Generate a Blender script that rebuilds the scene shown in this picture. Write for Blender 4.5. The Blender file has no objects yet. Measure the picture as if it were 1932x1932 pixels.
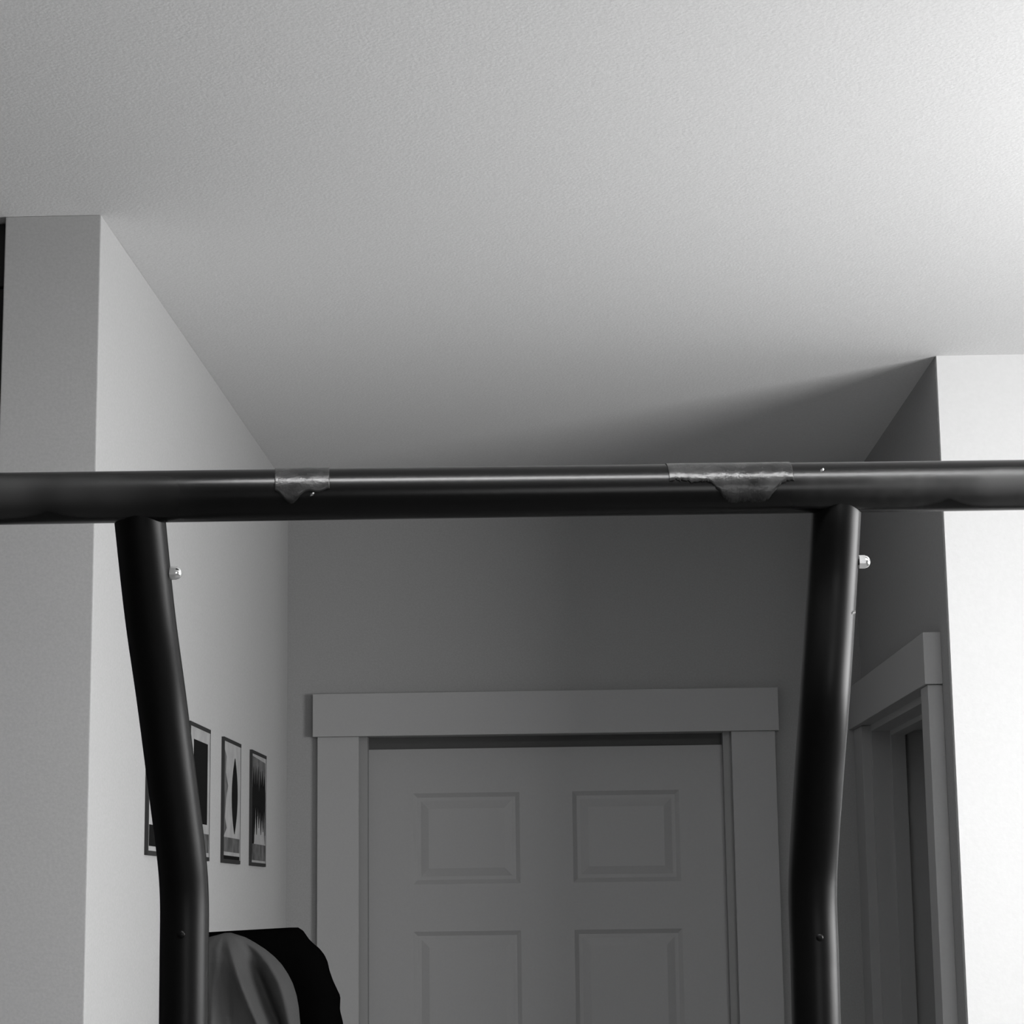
import bpy, bmesh, math, random
from mathutils import Vector, Matrix
random.seed(7)
sc = bpy.context.scene
C = sc.collection

# ------------------------------------------------------------ camera
CAM = Vector((0, 0, 1.645))
YAW, PITCH, ROLL, F = 0.0238, 0.1758, -0.0127, 4108.7
fw = Vector((-math.sin(YAW)*math.cos(PITCH), math.cos(YAW)*math.cos(PITCH), math.sin(PITCH)))
ri = Vector((math.cos(YAW), math.sin(YAW), 0)); up = ri.cross(fw)
RI = math.cos(ROLL)*ri + math.sin(ROLL)*up
UP = -math.sin(ROLL)*ri + math.cos(ROLL)*up
cd = bpy.data.cameras.new('camera'); cam = bpy.data.objects.new('camera', cd); C.objects.link(cam)
cd.sensor_width = 36; cd.sensor_height = 36; cd.lens = 36*F/1932; cd.clip_start = .05
m = Matrix((RI, UP, -fw)).transposed().to_4x4(); m.translation = CAM
cam.matrix_world = m
sc.camera = cam
def at(px, py, Y):
    """world point seen at photo pixel (px,py), lying at depth Y"""
    d = fw + RI*((px-966)/F) + UP*((966-py)/F)
    return CAM + d*(Y/d.y)

# ------------------------------------------------------------ light
sc.view_settings.view_transform = 'Standard'; sc.view_settings.look = 'None'
sc.view_settings.gamma = 1; sc.view_settings.use_curve_mapping = False
sc.view_settings.exposure = 0.0
w = bpy.data.worlds.new('world'); sc.world = w; w.use_nodes = True
w.node_tree.nodes['Background'].inputs[0].default_value = (.9, .9, .9, 1)
w.node_tree.nodes['Background'].inputs[1].default_value = 1.0

# daylight: a window in the right wall, plus an unseen fill window added behind the camera
WX = 2.20
WINS = [(1.70, 3.30, 1.35, 2.25, 93)]      # y0, y1, z0, z1, light
REAR_FILL = (.75, 2.10, .80, 2.20, 24)                                       # x0, x1, z0, z1, light
def area(loc, rot, sx, sy, e):
    ld = bpy.data.lights.new('daylight_and_fill', 'AREA'); ld.shape = 'RECTANGLE'; ld.size = sx; ld.size_y = sy; ld.energy = e
    lo = bpy.data.objects.new('daylight_and_fill', ld); C.objects.link(lo); lo.location = loc
    lo.rotation_euler = [math.radians(v) for v in rot]
for y0, y1, z0, z1, e in WINS: area((WX+.02, (y0+y1)/2, (z0+z1)/2), (0, 90, 0), z1-z0-.08, y1-y0-.08, e)
area(((REAR_FILL[0]+REAR_FILL[1])/2, -2.62, (REAR_FILL[2]+REAR_FILL[3])/2), (90, 0, 0), REAR_FILL[1]-REAR_FILL[0]-.08, REAR_FILL[3]-REAR_FILL[2]-.08, REAR_FILL[4])

# ------------------------------------------------------------ materials
def mat(name, col, rough=.6, spec=.5, metal=0, bump=0, bscale=100, var=0, vscale=3, fine=0, fscale=150, coat=0):
    M = bpy.data.materials.new(name); M.use_nodes = True
    nt = M.node_tree; b = nt.nodes['Principled BSDF']
    b.inputs['Roughness'].default_value = rough; b.inputs['Metallic'].default_value = metal
    b.inputs['Specular IOR Level'].default_value = spec
    b.inputs['Coat Weight'].default_value = coat
    b.inputs['Base Color'].default_value = (col, col, col, 1)
    tc = nt.nodes.new('ShaderNodeTexCoord')
    def noise(scale, det=3):
        n = nt.nodes.new('ShaderNodeTexNoise'); n.inputs['Scale'].default_value = scale
        n.inputs['Detail'].default_value = det; nt.links.new(tc.outputs['Object'], n.inputs['Vector']); return n
    if var or fine:
        n = noise(vscale if var else fscale)
        mr = nt.nodes.new('ShaderNodeMapRange'); a = var if var else fine
        mr.inputs['From Min'].default_value = .25; mr.inputs['From Max'].default_value = .75
        mr.inputs['To Min'].default_value = col*(1-a); mr.inputs['To Max'].default_value = col*(1+a)
        nt.links.new(n.outputs['Fac'], mr.inputs['Value'])
        out = mr.outputs['Result']
        if var and fine:
            n2 = noise(fscale, 2); m2 = nt.nodes.new('ShaderNodeMapRange')
            m2.inputs['From Min'].default_value = .25; m2.inputs['From Max'].default_value = .75
            m2.inputs['To Min'].default_value = 1-fine; m2.inputs['To Max'].default_value = 1+fine
            nt.links.new(n2.outputs['Fac'], m2.inputs['Value'])
            mu = nt.nodes.new('ShaderNodeMath'); mu.operation = 'MULTIPLY'
            nt.links.new(out, mu.inputs[0]); nt.links.new(m2.outputs['Result'], mu.inputs[1]); out = mu.outputs[0]
        cc = nt.nodes.new('ShaderNodeCombineColor')
        for i in range(3): nt.links.new(out, cc.inputs[i])
        nt.links.new(cc.outputs[0], b.inputs['Base Color'])
    if bump:
        n = noise(bscale, 4); bp = nt.nodes.new('ShaderNodeBump')
        bp.inputs['Strength'].default_value = bump; bp.inputs['Distance'].default_value = .002
        nt.links.new(n.outputs['Fac'], bp.inputs['Height']); nt.links.new(bp.outputs[0], b.inputs['Normal'])
    return M
M_wall_lit = mat('lit_painted_wall', .655, .85, .2, bump=.10, bscale=160, fine=.02, fscale=120)  # wall paint made lighter to carry the light on the right front wall
M_wall_l = mat('lit_left_wall', .405, .85, .2, bump=.10, bscale=160, fine=.06, fscale=230)  # same wall paint, brightened to put light on the left partition
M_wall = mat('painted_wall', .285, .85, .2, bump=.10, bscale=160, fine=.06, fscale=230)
M_ceil = mat('orange_peel_ceiling', .67, .9, .15, bump=.22, bscale=200, fine=.06, fscale=230)
M_trim = mat('painted_trim', .32, .55, .35, fine=.02, fscale=200)
M_jamb = mat('shaded_painted_jamb', .26, .6, .2, fine=.02, fscale=200)  # trim paint darkened to imitate shade on the recessed side jambs
M_slot_shade = mat('painted_slot_shade', .09, .8, .1)  # dark colour stands in for shade in the slot above the door
M_door = mat('painted_door', .305, .5, .35, fine=.02, fscale=200)
M_floor = mat('dark_wood_floor', .19, .45, .4, var=.3, vscale=6)
M_tube = mat('black_gloss_tube', .002, .40, .15, bump=.05, bscale=60)
M_bar = mat('black_tube_sheen_smudge', .003, .26, .21, bump=.05, bscale=60)
nt = M_bar.node_tree; at_ = nt.nodes.new('ShaderNodeAttribute'); at_.attribute_name = 'sheen_smudge'
for sock, a0, a1 in (('Base Color', .002, .045), ('Roughness', .26, .42)):
    mr = nt.nodes.new('ShaderNodeMapRange'); mr.inputs['To Min'].default_value = a0; mr.inputs['To Max'].default_value = a1
    nt.links.new(at_.outputs['Fac'], mr.inputs['Value']); nt.links.new(mr.outputs['Result'], nt.nodes['Principled BSDF'].inputs[sock])
M_tape = mat('clear_tape', .016, .27, .28, bump=.45, bscale=110, var=.9, vscale=45)
M_chrome = mat('bright_nut', .98, .22, .5, metal=1)
M_black = mat('black_lacquer', .006, .5, .3)
M_coat = mat('black_cloth', .0015, 1, 0)
M_grey = mat('grey_cloth', .056, .9, .15, var=.12, vscale=9, bump=.25, bscale=220)
M_frame = mat('dark_picture_frame', .03, .7, .1)
M_mat_board = mat('pale_mat_board', .33, .8, .2, var=.15, vscale=25)
M_ink = mat('dark_print', .006, .8, .08)
M_mid = mat('mid_grey_print', .10, .7, .2, var=.6, vscale=30)
M_knob = mat('satin_metal', .6, .3, .5, metal=1)

# glass
M_glass = bpy.data.materials.new('window_glass'); M_glass.use_nodes = True
nt = M_glass.node_tree; nt.nodes.clear()
o_ = nt.nodes.new('ShaderNodeOutputMaterial'); mx = nt.nodes.new('ShaderNodeMixShader')
tr = nt.nodes.new('ShaderNodeBsdfTransparent'); gl = nt.nodes.new('ShaderNodeBsdfGlossy'); gl.inputs['Roughness'].default_value = 0.02
mx.inputs[0].default_value = .06
nt.links.new(tr.outputs[0], mx.inputs[1]); nt.links.new(gl.outputs[0], mx.inputs[2]); nt.links.new(mx.outputs[0], o_.inputs[0])
M_glow = bpy.data.materials.new('added_glow'); M_glow.use_nodes = True
b = M_glow.node_tree.nodes['Principled BSDF']; b.inputs['Emission Color'].default_value = (1, 1, 1, 1)
b.inputs['Emission Strength'].default_value = 66.0  # glow of the added ceiling strip, for the bar highlight

# ------------------------------------------------------------ helpers
def obj(name, bm, m, parent=None, smooth=False):
    me = bpy.data.meshes.new(name); bmesh.ops.recalc_face_normals(bm, faces=bm.faces)
    bm.to_mesh(me); bm.free()
    if smooth:
        for p in me.polygons: p.use_smooth = True
    me.materials.append(m)
    o = bpy.data.objects.new(name, me); C.objects.link(o)
    if parent:
        o.parent = parent; o.matrix_parent_inverse = Matrix.Translation(-parent.location)
    return o
def empty(name, loc=(0, 0, 0)):
    o = bpy.data.objects.new(name, None); C.objects.link(o); o.location = loc; o.empty_display_size = .05; return o
def tag(o, label, cat, group=None):
    o['label'] = label; o['category'] = cat
    if group: o['group'] = group
    return o
def struct(o): o['kind'] = 'structure'; return o
def box(bm, x0, x1, y0, y1, z0, z1):
    v = [bm.verts.new((x, y, z)) for x in (x0, x1) for y in (y0, y1) for z in (z0, z1)]
    for f in ((0,1,3,2),(4,6,7,5),(0,4,5,1),(2,3,7,6),(0,2,6,4),(1,5,7,3)): bm.faces.new([v[i] for i in f])
def bx(*a, bevel=0):
    bm = bmesh.new(); box(bm, *a)
    if bevel: bmesh.ops.bevel(bm, geom=bm.edges[:], offset=bevel, segments=2, affect='EDGES', profile=.6)
    return bm
def smooth_path(pts, n=8):
    out = []
    P = [pts[0]+(pts[0]-pts[1])] + pts + [pts[-1]+(pts[-1]-pts[-2])]
    for i in range(1, len(P)-2):
        p0, p1, p2, p3 = P[i-1:i+3]
        for k in range(n):
            t = k/n
            out.append(.5*((2*p1)+(p2-p0)*t+(2*p0-5*p1+4*p2-p3)*t*t+(3*p1-p0-3*p2+p3)*t**3))
    out.append(P[-2]); return out
def tube(bm, pts, r, seg=48, caps=True):
    rings = []; ref = None
    for i, p in enumerate(pts):
        d = (pts[min(i+1, len(pts)-1)]-pts[max(i-1, 0)]).normalized()
        if ref is None:
            ref = Vector((0, 1, 0)) if abs(d.y) < .9 else Vector((1, 0, 0))
        a = (ref-d*ref.dot(d)).normalized(); ref = a; b_ = d.cross(a)
        rings.append([bm.verts.new(p+r*(math.cos(t)*a+math.sin(t)*b_)) for t in [2*math.pi*k/seg for k in range(seg)]])
    for A, B in zip(rings, rings[1:]):
        for k in range(seg): bm.faces.new((A[k], A[(k+1) % seg], B[(k+1) % seg], B[k]))
    if caps: bm.faces.new(rings[0]); bm.faces.new(rings[-1][::-1])

# ------------------------------------------------------------ setting
A_, B_, H, D1, D2, D = .7204, .7582, 1.645+1.0708, 3.2835, 4.317, 5.608
LX = at(-7, 1000, D1).x                                # outer side of the left partition
XL, YB = -4.2, -2.6
struct(obj('floor', bx(XL-.15, WX+.15, YB-.15, D+.15, -.1, 0), M_floor))
struct(obj('ceiling', bx(XL-.15, WX+.15, YB-.15, D+.15, H, H+.1), M_ceil))
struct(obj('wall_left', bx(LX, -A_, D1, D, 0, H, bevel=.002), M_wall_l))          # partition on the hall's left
# back wall with the door opening
DL = -.5139; DR = DL+.914; DT = 1.645+.3853
T = .13
bm = bmesh.new()
box(bm, LX, DL-.025, D, D+.15, 0, H); box(bm, DR+.025, B_+T, D, D+.15, 0, H); box(bm, DL-.025, DR+.025, D, D+.15, DT+.05, H)
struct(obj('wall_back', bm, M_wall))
# right side wall of the hall, door opening from y=OY0 to OY1
OY0, OY1, OZ = 4.485, 5.465, 1.645+.4180
bm = bmesh.new()
T = .13
box(bm, B_, B_+T, D2, OY0, 0, H); box(bm, B_+T, WX, D2, D2+.13, 0, H); box(bm, B_, B_+T, OY1, D, 0, H); box(bm, B_, B_+T, OY0, OY1, OZ, H)
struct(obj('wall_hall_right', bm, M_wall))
struct(obj('wall_front_right', bx(B_+.002, WX, D2-.013, D2-.0001, 0, H), M_wall_lit))
struct(obj('wall_front_left', bx(XL, LX, 3.95, 4.08, 0, H), M_wall))
struct(obj('wall_far_left', bx(XL-.13, XL, YB, 4.08, 0, H), M_wall))
bm = bmesh.new(); x0, x1, z0, z1, _ = REAR_FILL
box(bm, XL, x0, YB-.13, YB, 0, H); box(bm, x1, WX, YB-.13, YB, 0, H); box(bm, x0, x1, YB-.13, YB, 0, z0); box(bm, x0, x1, YB-.13, YB, z1, H)
struct(obj('wall_rear', bm, M_wall))
bm = bmesh.new(); ya = YB
for y0, y1, z0, z1, _ in WINS:
    box(bm, WX, WX+.14, ya, y0, 0, H); box(bm, WX, WX+.14, y0, y1, 0, z0); box(bm, WX, WX+.14, y0, y1, z1, H); ya = y1
box(bm, WX, WX+.14, ya, D2+.13, 0, H)
struct(obj('wall_right', bm, M_wall))
def window(i, a0, a1, z0, z1, rear=False):
    """frame, mullion, sill and panes; along y in the right wall, along x for the added one in the rear wall"""
    base = (WX+.07, (a0+a1)/2, z0) if not rear else ((a0+a1)/2, YB-.06, z0)
    wn = struct(empty('window_%d' % i, base))  # window_2 is the added unseen one behind the camera
    def q(d0, d1, b0, b1, zz0, zz1):
        return (WX+d0, WX+d1, b0, b1, zz0, zz1) if not rear else (b0, b1, YB-d1, YB-d0, zz0, zz1)
    mid = (a0+a1)/2
    for n_, a in (('sill', q(-.04, .1, a0-.04, a1+.04, z0-.03, z0+.005)), ('head_frame', q(.05, .12, a0, a1, z1-.04, z1)),
                  ('side_frame', q(.05, .12, a0, a0+.04, z0, z1)), ('side_frame', q(.05, .12, a1-.04, a1, z0, z1)),
                  ('mullion', q(.06, .11, mid-.02, mid+.02, z0, z1))):
        obj(n_, bx(*a, bevel=.003), M_trim, wn)
    for b0, b1 in ((a0+.04, mid-.02), (mid+.02, a1-.04)): obj('pane', bx(*q(.084, .088, b0, b1, z0, z1-.04)), M_glass, wn)
for i, (y0, y1, z0, z1, _) in enumerate(WINS): window(i+1, y0, y1, z0, z1)
window(2, *REAR_FILL[:4], rear=True)  # made-up rear window around the added fill light
# baseboards
struct(obj('baseboard_left', bx(-A_, -A_+.015, D1, D, 0, .12, bevel=.003), M_trim))
struct(obj('baseboard_right', bx(B_+T+.001, WX, D2-.028, D2-.013, 0, .12, bevel=.003), M_trim))

# ---- door_1: six panel door at the end of the hall
yd = D+.050                                           # face of the leaf, set back in its jamb
d1 = struct(empty('door_1', ((DL+DR)/2, yd, 0)))
px = 672/.914
st = .114; mid = 100/px                               # stile, centre stile
x0s = [DL+st, (DL+DR)/2+mid/2]; pw = (.914-2*st-mid)/2
zt = DT
rows = [(zt-.114-.232, zt-.114), (zt-.465-.72, zt-.465), (.24, .24+.42)]
bm = bmesh.new(); th = .04
box(bm, DL, DL+st, yd, yd+th, .008, zt); box(bm, DR-st, DR, yd, yd+th, .008, zt)
box(bm, (DL+DR)/2-mid/2, (DL+DR)/2+mid/2, yd, yd+th, .008, zt)
zs = [zt]+[z for r in rows for z in (r[1], r[0])]+[.008]
for i in range(0, len(zs), 2):
    for xx in x0s: box(bm, xx, xx+pw, yd, yd+th, zs[i+1], zs[i])
obj('door_leaf', bm, M_door, d1)
def panel(x0, x1, z0, z1):
    bm = bmesh.new()
    def ring(i, y): return [bm.verts.new(p) for p in ((x0+i, y, z0+i), (x1-i, y, z0+i), (x1-i, y, z1-i), (x0+i, y, z1-i))]
    rs = [ring(0, yd), ring(.011, yd+.007), ring(.020, yd+.007), ring(.040, yd+.0015)]
    for a, b in zip(rs, rs[1:]):
        for k in range(4): bm.faces.new((a[k], a[(k+1) % 4], b[(k+1) % 4], b[k]))
    bm.faces.new(rs[-1])
    bk = ring(0, yd+th-.005)
    for k in range(4): bm.faces.new((rs[0][k], rs[0][(k+1) % 4], bk[(k+1) % 4], bk[k]))
    bm.faces.new(bk)
    return bm
for z0, z1 in rows:
    for xx in x0s: obj('door_panel', panel(xx, xx+pw, z0, z1), M_door, d1)
bm = bmesh.new(); kx, kz = DR-.06, .93
prof = [(0, .028), (.004, .028), (.006, .012), (.035, .012), (.042, .024), (.055, .028), (.066, .022), (.069, .0001)]
rr = [[bm.verts.new((kx+r*math.cos(t), yd-a, kz+r*math.sin(t))) for t in [2*math.pi*k/24 for k in range(24)]] for a, r in prof]
for a, b in zip(rr, rr[1:]):
    for k in range(24): bm.faces.new((a[k], a[(k+1) % 24], b[(k+1) % 24], b[k]))
obj('door_knob', bm, M_knob, d1, True)

# ---- trim_1: casing and jamb of door_1
t1 = struct(empty('trim_1', ((DL+DR)/2, D, 0)))
jw = .012
je = .014
CL, CR = at(600, 1500, D).x, at(1465, 1500, D).x
hz0, hz1 = at(1000, 1385, D-.02).z, at(1000, 1304, D-.02).z
HL, HR = at(590, 1350, D-.025).x, at(1469, 1350, D-.025).x
obj('side_casing', bx(CL, DL-je-.006, D-.019, D, 0, hz0, bevel=.0015), M_trim, t1)
obj('side_casing', bx(DR+je+.006, CR, D-.019, D, 0, hz0, bevel=.0015), M_trim, t1)
obj('head_casing', bx(HL, HR, D-.029, D, hz0, hz1, bevel=.0015), M_trim, t1)
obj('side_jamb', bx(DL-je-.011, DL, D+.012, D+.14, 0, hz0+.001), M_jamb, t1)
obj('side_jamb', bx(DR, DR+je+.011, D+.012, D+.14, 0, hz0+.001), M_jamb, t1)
obj('head_jamb', bx(DL-je-.011, DR+je+.011, D+.001, D+.14, hz0+.001, DT+.05), M_trim, t1)
obj('slot_shade_strip', bx(DL, DR, D+.056, D+.139, DT, hz0+.001), M_slot_shade, t1)['label'] = 'dark strip standing in for the shade above the door leaf'

# ---- door_2 and trim_2: doorway in the right side wall of the hall
t2 = struct(empty('trim_2', (B_, (OY0+OY1)/2, 0)))
hx = .036
obj('side_casing', bx(B_-.030, B_, OY0-.083, OY0+.004, 0, OZ-.004, bevel=.0012), M_trim, t2)
obj('side_casing', bx(B_-.024, B_, OY1-.004, D-.002, 0, OZ-.004, bevel=.0012), M_trim, t2)
obj('head_casing', bx(B_-hx, B_, OY0-.090, D-.002, OZ-.003, OZ+.102, bevel=.0012), M_trim, t2)
jt = .018
obj('side_jamb', bx(B_-.001, B_+T, OY0, OY0+jt, 0, OZ), M_trim, t2)
obj('side_jamb', bx(B_-.001, B_+T, OY1-jt, OY1, 0, OZ), M_trim, t2)
obj('head_jamb', bx(B_-.001, B_+T, OY0+jt, OY1-jt, OZ-jt, OZ), M_trim, t2)
obj('door_stop', bx(B_+.045, B_+.080, OY1-jt-.012, OY1-jt, 0, OZ-jt), M_trim, t2)
obj('door_stop', bx(B_+.045, B_+.080, OY0+jt, OY0+jt+.012, 0, OZ-jt), M_trim, t2)
obj('door_stop', bx(B_+.045, B_+.080, OY0+jt+.012, OY1-jt-.012, OZ-jt-.012, OZ-jt), M_trim, t2)
d2 = struct(empty('door_2', (B_+T+.012, OY0, 0)))
obj('door_leaf', bx(B_+T+.012, B_+T+.90, OY0-.022, OY0+.016, .008, OZ-jt-.003, bevel=.001), M_door, d2)     # swung open into the dark side room
struct(obj('wall_side_room', bx(WX, WX+.14, D2+.13, D+.15, 0, H), M_wall))
struct(obj('wall_side_room_back', bx(B_+T, WX, D, D+.15, 0, H), M_wall))

# ------------------------------------------------------------ tall black cabinet at the left edge
cb = tag(empty('tall_cabinet', (LX-.35, 3.45, 0)), 'tall black cabinet reaching the ceiling, a sliver at the left edge', 'cabinet')
cx1 = LX-.001
obj('carcass', bx(cx1-.62, cx1-.0035, 3.34, 3.90, .08, H-.105, bevel=.002), M_black, cb)
obj('crown', bx(cx1-.62, cx1-.0005, 3.315, 3.90, H-.105, H-.002, bevel=.002), M_black, cb)
obj('plinth', bx(cx1-.61, cx1-.012, 3.38, 3.90, 0, .08), M_black, cb)
for k in range(2):
    dr = obj('cabinet_door', bx(cx1-.62+k*.31+.002, cx1-.31+k*.306-.002, 3.318, 3.339, .085, H-.108, bevel=.002), M_black, cb)
    bm = bmesh.new(); xh = cx1-.335+k*.05
    tube(bm, [Vector((xh, 3.29, 1.0)), Vector((xh, 3.29, 1.2))], .006, 16)
    for z in (1.02, 1.18): tube(bm, [Vector((xh, 3.29, z)), Vector((xh, 3.319, z))], .004, 12)
    h = obj('handle', bm, M_knob, None, True); h.parent = dr      # its parent's frame is the world's

# ------------------------------------------------------------ pull-up tower
tw = tag(empty('pull_up_tower', (0, 2.2, 0)), 'black tubular steel pull-up stand with a long crossbar, reflections and smudges painted at its ends, and two bent uprights', 'exercise frame')
pl, pr = at(0, 941, 2.035), at(1932, 915, 2.135)
ax = (pr-pl); e0, e1 = pl-ax*.10, pr+ax*.10
R_ = .0250
from mathutils import noise as NZ
bm = bmesh.new(); NB = 420; tube(bm, [e0+(e1-e0)*k/NB for k in range(NB+1)], R_, 96)
bar = obj('crossbar', bm, M_bar, tw, True)
axn = ax.normalized()
fr = (Vector((0, -1, 0))-axn*Vector((0, -1, 0)).dot(axn)).normalized(); upv = axn.cross(fr); upv = upv if upv.z > 0 else -upv
va = bar.data.attributes.new('sheen_smudge', 'FLOAT', 'POINT')  # lighter bar ends: reflections painted into the colour, broken up by smudges
def sstep(a, b, x): t = max(0, min(1, (x-a)/(b-a))); return t*t*(3-2*t)
for i_, v in enumerate(bar.data.vertices):
    q = v.co-pl; u = q.dot(ax)/ax.length_squared; c = q-ax*u
    ang = math.degrees(math.atan2(c.dot(upv), c.dot(fr)))
    n1 = .5+.5*NZ.noise(v.co*34); n2 = .5+.5*NZ.noise(v.co*110+Vector((9, 2, 5)))
    lo_r = -66+26*math.exp(-abs((u-.918)/.018)**1.4); lo_l = -62+20*math.exp(-abs((u-.048)/.02)**1.3)
    wR = sstep(.70, .96, u)*sstep(lo_r-3, lo_r+5, ang)*(1-sstep(15, 40, ang))*(.45+.9*n1*n2+.35*sstep(.93, .97, u))
    wL = (1-sstep(.02, .22, u))*sstep(lo_l-3, lo_l+5, ang)*(1-sstep(30, 60, ang))*(.2+.55*n1)
    va.data[i_].value = max(0, min(1, wR+wL))
for e, s in ((e0, -1), (e1, 1)):
    bm = bmesh.new(); n = ax.normalized()*s
    tube(bm, [e-n*.004, e+n*.004, e+n*.006], R_*1.03, 32); obj('end_cap', bm, M_black, tw, True)
def barpt(u, ang, r):                                # u: photo-width fraction along the bar, ang: 0 = front, + = up
    return pl+ax*u+r*(math.cos(ang)*fr+math.sin(ang)*upv)
def sleeve(name, u0, u1, lo, hi, m, r=R_+.0005, n=60, k=14, lab=None):
    """thin skin wrapped on the bar between angles lo(t) and hi(t)"""
    bm = bmesh.new(); g = []
    for i in range(n+1):
        t = i/n; row = []
        for j in range(k+1):
            a = lo(t)+(hi(t)-lo(t))*j/k; row.append(bm.verts.new(barpt(u0+(u1-u0)*t, a, r)))
        g.append(row)
    for i in range(n):
        for j in range(k): bm.faces.new((g[i][j], g[i+1][j], g[i+1][j+1], g[i][j+1]))
    o = obj(name, bm, m, tw, True)
    sm = o.modifiers.new('s', 'SOLIDIFY'); sm.thickness = .0003; sm.offset = 0
    if lab: o['label'] = lab
    return o
rad = math.radians
def jag(seed, a, amp, f=9):
    rnd = random.Random(seed); ph = [rnd.uniform(0, 6.28) for _ in range(4)]
    return lambda t: a+amp*(math.sin(f*t+ph[0])+.5*math.sin(2.3*f*t+ph[1])+.3*math.sin(5.1*f*t+ph[2]))
def scallop(c, base, amp, wd):                        # a dip towards the bar's middle around t=c
    return lambda t: base+amp*math.exp(-abs((t-c)/wd)**1.3)
def tri(t): return rad(8)-rad(50)*max(0, math.exp(-((t-.62)/.25)**4))
sleeve('tape', .642, .764, lambda t: tri(t)+rad(3)*math.sin(23*t)+rad(5)*NZ.noise(Vector((t*31, 2, 0)))+rad(4)*NZ.noise(Vector((t*90, 7, 0))), lambda t: rad(118), M_tape, r=R_+.0007, n=160, lab='crinkled tape patch near the right upright')
sleeve('tape', .262, .314, lambda t: rad(-2)-rad(24)*math.exp(-((t-.3)/.22)**2)+rad(4)*math.sin(13*t+1), lambda t: rad(80)+rad(20)*t, M_tape, r=R_+.0009, lab='small scuffed tape patch near the left upright')
def nick(p, nrm, s=.003):
    bm = bmesh.new()
    q = nrm.normalized(); a = q.orthogonal().normalized(); b = q.cross(a)
    tip = bm.verts.new(p+q*s*.5)
    ring = [bm.verts.new(p+a*s*math.cos(t)*1.2+b*s*.6*math.sin(t)-q*s*.2) for t in [0, 1.3, 2.2, 3.6, 5.1]]
    for i in range(5): bm.faces.new((ring[i], ring[(i+1) % 5], tip))
    bm.faces.new(ring); return bm
for u, a in ((575/1932, rad(-9)), (1533/1932, rad(34))):
    p = barpt(u, a, R_+.0003); o = obj('chipped_spot', nick(p, p-(pl+ax*u)), M_knob, tw)

lpts = [(261, 945, 2.056), (265, 990, 2.062), (283, 1160, 2.105), (305, 1320, 2.155), (328, 1500, 2.19), (343, 1620, 2.21), (348, 1700, 2.22), (347.5, 1800, 2.222), (346.5, 1932, 2.222)]
rpts = [(1578, 935, 2.124), (1577, 970, 2.126), (1570, 1100, 2.145), (1557, 1300, 2.15), (1546, 1450, 2.19), (1536, 1600, 2.235), (1533, 1690, 2.25), (1536.5, 1800, 2.255), (1540, 1932, 2.255)]
PR = .0245
ups = []
q = at(1612, 1156, 2.133)
obj('chipped_spot', nick(q, Vector((.6, -.8, 0)), .0025), M_knob, tw)
for pts in (lpts, rpts):
    P = [at(x, y, Y) for x, y, Y in pts]
    d = (P[-1]-P[-2]); d = d/abs(d.z)
    P += [P[-1]+d*.3, Vector((P[-1].x+d.x*.5, P[-1].y, .04))]
    sp = smooth_path(P, 10); bm = bmesh.new(); tube(bm, sp, PR, 56)
    u = obj('upright', bm, M_tube, tw, True); ups.append((u, sp, P))
# feet on the floor and rear brace, below the frame
for u, sp, P in ups:
    f = P[-1]
    bm = bmesh.new(); tube(bm, [Vector((f.x, f.y-.5, .03)), Vector((f.x, f.y+.6, .03))], .03, 32); obj('foot', bm, M_tube, tw, True)
a, b = ups[0][2][-1], ups[1][2][-1]
bm = bmesh.new(); tube(bm, [Vector((a.x, a.y+.3, .032)), Vector((b.x, b.y+.3, .032))], .024, 32); obj('cross_brace', bm, M_tube, tw, True)
# saddle welds where uprights meet the bar, rivets at the bends
for (x, y, Y) in ((350, 1762, 2.222), (1541, 1768, 2.255)):
    p = at(x, y, Y)+Vector((0, -PR, 0)); bm = bmesh.new()
    bmesh.ops.create_icosphere(bm, subdivisions=2, radius=.004, matrix=Matrix.Translation(p)@Matrix.Diagonal((1, .45, 1, 1)))
    obj('rivet', bm, M_tube, tw, True)
# bright domed nuts on the right-hand sides of the uprights
def nut(px_, py_, Y):
    c = at(px_, py_, Y); bm = bmesh.new()
    n = 6; prof = [(-.006, .0040), (-.0035, .0040), (-.0035, .0056), (.0015, .0056)]
    seg = 6
    def ring(x, r, seg=6, ph=.35): return [bm.verts.new((c.x+x, c.y+r*math.cos(ph+2*math.pi*k/seg), c.z+r*math.sin(ph+2*math.pi*k/seg))) for k in range(seg)]
    a = ring(-.0050, .0070); b = ring(.0012, .0070); 
    bm.faces.new(a)
    for k in range(6): bm.faces.new((a[k], a[(k+1) % 6], b[(k+1) % 6], b[k]))
    bm.faces.new(b)
    o = obj('hex_nut', bm, M_chrome, tw)
    bm = bmesh.new(); rr = []
    for i in range(7):
        t = i/6*math.pi/2; rr.append([bm.verts.new((c.x+.0010+.0052*math.sin(t), c.y+.0062*math.cos(t*.97)*math.cos(q), c.z+.0062*math.cos(t*.97)*math.sin(q))) for q in [2*math.pi*k/20 for k in range(20)]])
    for A, B in zip(rr, rr[1:]):
        for k in range(20): bm.faces.new((A[k], A[(k+1) % 20], B[(k+1) % 20], B[k]))
    bm.faces.new(rr[-1])
    me = bpy.data.meshes.new('dome_cap'); bm.to_mesh(me); bm.free(); me.materials.append(M_chrome)
    for p in me.polygons: p.use_smooth = True
    dcap = bpy.data.objects.new('dome_cap', me); C.objects.link(dcap); dcap.parent = o
    bm = bmesh.new(); tube(bm, [c+Vector((-.016, 0, 0)), c+Vector((-.004, 0, 0))], .0035, 16)
    bl = obj('bolt', bm, M_chrome, tw, True)
nut(331, 1081, 2.085); nut(1630, 1060, 2.142)

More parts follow.
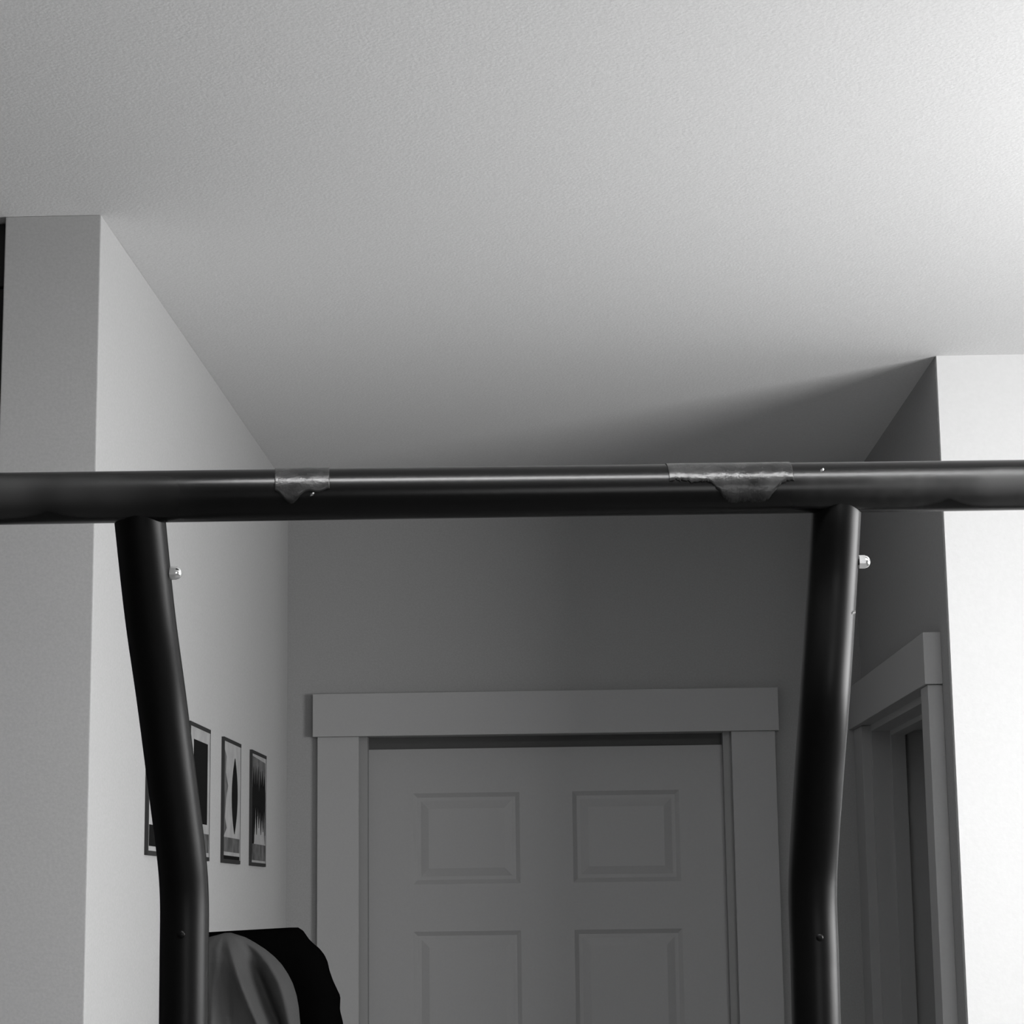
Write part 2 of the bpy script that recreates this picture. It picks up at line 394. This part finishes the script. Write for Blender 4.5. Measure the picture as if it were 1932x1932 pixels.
# ------------------------------------------------------------ small square pictures on the left wall
PZ0, PZ1 = 1.645+.0813, 1.645+.3414
labs = ['small square framed print nearest the room, mostly hidden by the left upright',
        'small square print with a pale border round a black square, right beside the left upright',
        'square pale print with a narrow black oval in its centre, second from hall corner',
        'small square print with a dark smudged middle, closest to the hall corner']
for i, y0 in enumerate((3.722, 4.128, 4.541, 4.946)):
    y1 = y0+.243; z0, z1 = PZ0, PZ1; t = .006
    pc = tag(empty('picture', (-A_, (y0+y1)/2, z0)), labs[i], 'picture', 'row of square pictures on the left wall')
    fwid = .0075
    bm = bmesh.new(); xa, xb = -A_, -A_+t
    box(bm, xa, xb, y0, y0+fwid, z0, z1); box(bm, xa, xb-.001, y1-fwid*.5, y1, z0, z1)
    box(bm, xa, xb, y0+fwid, y1-fwid*.5, z0, z0+fwid); box(bm, xa, xb, y0+fwid, y1-fwid*.5, z1-fwid, z1)
    obj('frame', bm, M_frame, pc)
    obj('print', bx(xa, xa+.0045, y0+fwid, y1-fwid*.5, z0+fwid, z1-fwid), M_mat_board, pc)
    def patch(name, ys, zs_, m, d=.0052):
        obj(name, bx(xa+.004, xa+d, ys[0], ys[1], zs_[0], zs_[1]), m, pc)
    def shape(name, pts, m, d=.0056):
        bm = bmesh.new(); v0 = [bm.verts.new((xa+.004, y, z)) for y, z in pts]; v1 = [bm.verts.new((xa+d, y, z)) for y, z in pts]
        bm.faces.new(v0); bm.faces.new(v1[::-1])
        for k in range(len(pts)): bm.faces.new((v0[k], v0[(k+1) % len(pts)], v1[(k+1) % len(pts)], v1[k]))
        obj(name, bm, m, pc)
    W = y1-y0; Hh = z1-z0
    Y_ = lambda f: y0+W*f
    Z_ = lambda f: z0+Hh*f
    if i == 0:
        patch('dark_band', (Y_(.07), Y_(.95)), (Z_(.06), Z_(.2)), M_ink); patch('dark_field', (Y_(.35), Y_(.9)), (Z_(.3), Z_(.85)), M_mid)
    if i == 1:
        patch('dark_field', (Y_(.2), Y_(.86)), (Z_(.27), Z_(.88)), M_ink)
        patch('caption_band', (Y_(.07), Y_(.95)), (Z_(.06), Z_(.2)), M_mid)
    if i == 2:
        ov = [(k/10-1) for k in range(21)]
        shape('dark_oval', [(Y_(.64)+W*.16*(1-q*q), Z_(.55)+Hh*.31*q) for q in ov]+[(Y_(.64)-W*.16*(1-q*q), Z_(.55)+Hh*.31*q) for q in ov[-2:0:-1]], M_ink)
        shape('grey_edge', [(Y_(.06), Z_(.9)), (Y_(.16), Z_(.85)), (Y_(.12), Z_(.72)), (Y_(.26), Z_(.62)), (Y_(.14), Z_(.5)), (Y_(.10), Z_(.36)), (Y_(.2), Z_(.28)), (Y_(.06), Z_(.22))], M_mid, .0051)
        patch('caption_band', (Y_(.06), Y_(.94)), (Z_(.09), Z_(.205)), M_mid)
        patch('dark_band', (Y_(.06), Y_(.94)), (Z_(.03), Z_(.06)), M_ink)
    if i == 3:
        pts = []
        rnd = random.Random(5)
        for k in range(13): pts.append((Y_(.06+.87*k/12), Z_(.72+(.12 if k % 2 else -.06)+rnd.uniform(-.04, .04))))
        for k in range(13): pts.append((Y_(.93-.87*k/12), Z_(.42+(.10 if k % 2 else -.12)+rnd.uniform(-.04, .04))))
        shape('dark_field', pts, M_ink)
        shape('shade', [(Y_(.06), Z_(.95)), (Y_(.93), Z_(.93)), (Y_(.93), Z_(.2)), (Y_(.8), Z_(.4)), (Y_(.3), Z_(.45)), (Y_(.2), Z_(.2)), (Y_(.06), Z_(.2))], M_mid, .0050)
        patch('dark_edge', (Y_(.05), Y_(.17)), (Z_(.1), Z_(.5)), M_ink, .0054)
        patch('caption_band', (Y_(.06), Y_(.94)), (Z_(.05), Z_(.19)), M_mid, .0058)

# ------------------------------------------------------------ clothes on a wall hook behind the left upright
GY = 4.02
hk = tag(empty('coat_hook', (-A_, GY, 1.60)), 'small wall hook carrying the clothes behind the left upright', 'hook')
obj('backplate', bx(-A_, -A_+.006, GY-.015, GY+.015, 1.54, 1.60, bevel=.001), M_knob, hk)
bm = bmesh.new(); tube(bm, smooth_path([Vector((-A_+.004, GY, 1.575)), Vector((-A_+.03, GY, 1.545)), Vector((-A_+.06, GY, 1.545)), Vector((-A_+.07, GY, 1.560))], 6), .005, 16)
obj('prong', bm, M_knob, hk, True)
def lerp(tab, z):
    if z >= tab[0][0]: return tab[0][1]
    for (a, va), (b, vb) in zip(tab, tab[1:]):
        if z >= b: t = (a-z)/(a-b); return va+(vb-va)*t
    return tab[-1][1]
def garment(lefts, rights, Y, th, zb, fold, nz=110, nt=96):
    """closed cloth body following its left and right edges, with folds on its front"""
    L = [(at(x, y, Y).z, at(x, y, Y).x) for x, y in lefts]; Rr = [(at(x, y, Y).z, at(x, y, Y).x) for x, y in rights]
    ztop = L[0][0]; bm = bmesh.new(); rings = []
    zs_ = [ztop-(ztop-zb)*(k/nz)**1.7 for k in range(nz+1)]
    for k, z in enumerate(zs_):
        xl, xr = lerp(L, z), lerp(Rr, z); q = min(1, math.sqrt(max(0, (ztop-z)/.05))*.9+.1)
        row = []
        for j in range(nt):
            t = 2*math.pi*j/nt; c, s = math.cos(t), math.sin(t)
            x = (xl+xr)/2+(xr-xl)/2*(math.copysign(abs(c)**.8, c))
            y = Y-th*q*math.copysign(abs(s)**.8, s)
            if s > 0: y -= fold((x-xl)/(xr-xl+1e-6), ztop-z, x)*min(1, s*2)*q
            row.append(bm.verts.new((x, y, z)))
        rings.append(row)
    for A, B in zip(rings, rings[1:]):
        for j in range(nt): bm.faces.new((A[j], A[(j+1) % nt], B[(j+1) % nt], B[j]))
    bm.faces.new(rings[0]); bm.faces.new(rings[-1][::-1])
    return bm
cy = GY+.06
bm = garment([(385, 1752), (345, 1765), (325, 1800), (322, 2000)],
             [(560, 1748), (572, 1756), (583, 1772), (592, 1781), (603, 1790), (612, 1802), (618, 1815), (621, 1830), (628, 1850), (642, 1880), (641, 1905), (647, 1930), (652, 1980), (640, 2100)],
             cy, .055, .78, lambda u, h, x: .010*math.sin(u*15+h*3)*min(1, h*5))
# let the top edge run gently up to the right and dip once, as the folded collar does
for v in bm.verts:
    h = at(500, 1748, cy).z-v.co.z
    if h < .02:
        v.co.z -= .007*max(0, (at(545, 1748, cy).x-v.co.x)/.16)
ct = tag(obj('coat', bm, M_coat, None, True), 'black coat hanging behind the grey garment and the left upright', 'coat')
def gfold(u, h, x):
    def ridge(c, w, a): return a*math.exp(-((x-c)/w)**2)
    X = lambda p: at(p, 1850, GY-.07).x
    g = min(1, h*12)
    c1 = X(428)+(X(486)-X(428))*min(1.6, (h/.13))**1.0       # pale ridge sweeping right as it falls
    c2 = X(458)+(X(520)-X(458))*min(1.6, (h/.15))            # deep valley beside it
    c3 = X(415)-.02*h; c4 = X(445)+.03*h
    return (ridge(c1, .0085, .032)-ridge(c2, .014, .040)+ridge(c2+.04, .022, .010)+ridge(c3, .008, .009)*min(1, h*6)-ridge(c4, .005, .008)*min(1, max(0, h-.05)*9))*g+.004*math.sin(u*21+h*9)*g+.003*math.sin(u*37-h*14)*g
bm = garment([(425, 1760), (395, 1768), (365, 1790), (345, 1840), (340, 2000)],
             [(436, 1760), (462, 1768), (480, 1778), (500, 1791), (517, 1805), (531, 1820), (543, 1838), (552, 1856), (559, 1878), (563, 1900), (566, 1932), (570, 2000), (566, 2100)],
             GY-.07, .050, .95, gfold, nz=140, nt=200)
gg = tag(obj('shirt', bm, M_grey, None, True), 'grey folded garment hanging in front of the black coat beside the left upright', 'clothing')

# ------------------------------------------------------------ unseen ceiling strip light, added to make the bar's highlight
lp = tag(empty('added_ceiling_light', (.45, 1.62, H)), 'long strip light added on the ceiling to put a highlight on the crossbar', 'lamp')
obj('added_light_housing', bx(-.35, 1.25, 1.53, 1.71, H-.05, H-.001, bevel=.003), M_trim, lp)
obj('glow_strip', bx(-.33, 1.23, 1.56, 1.66, H-.052, H-.0495, bevel=.006), M_glow, lp)
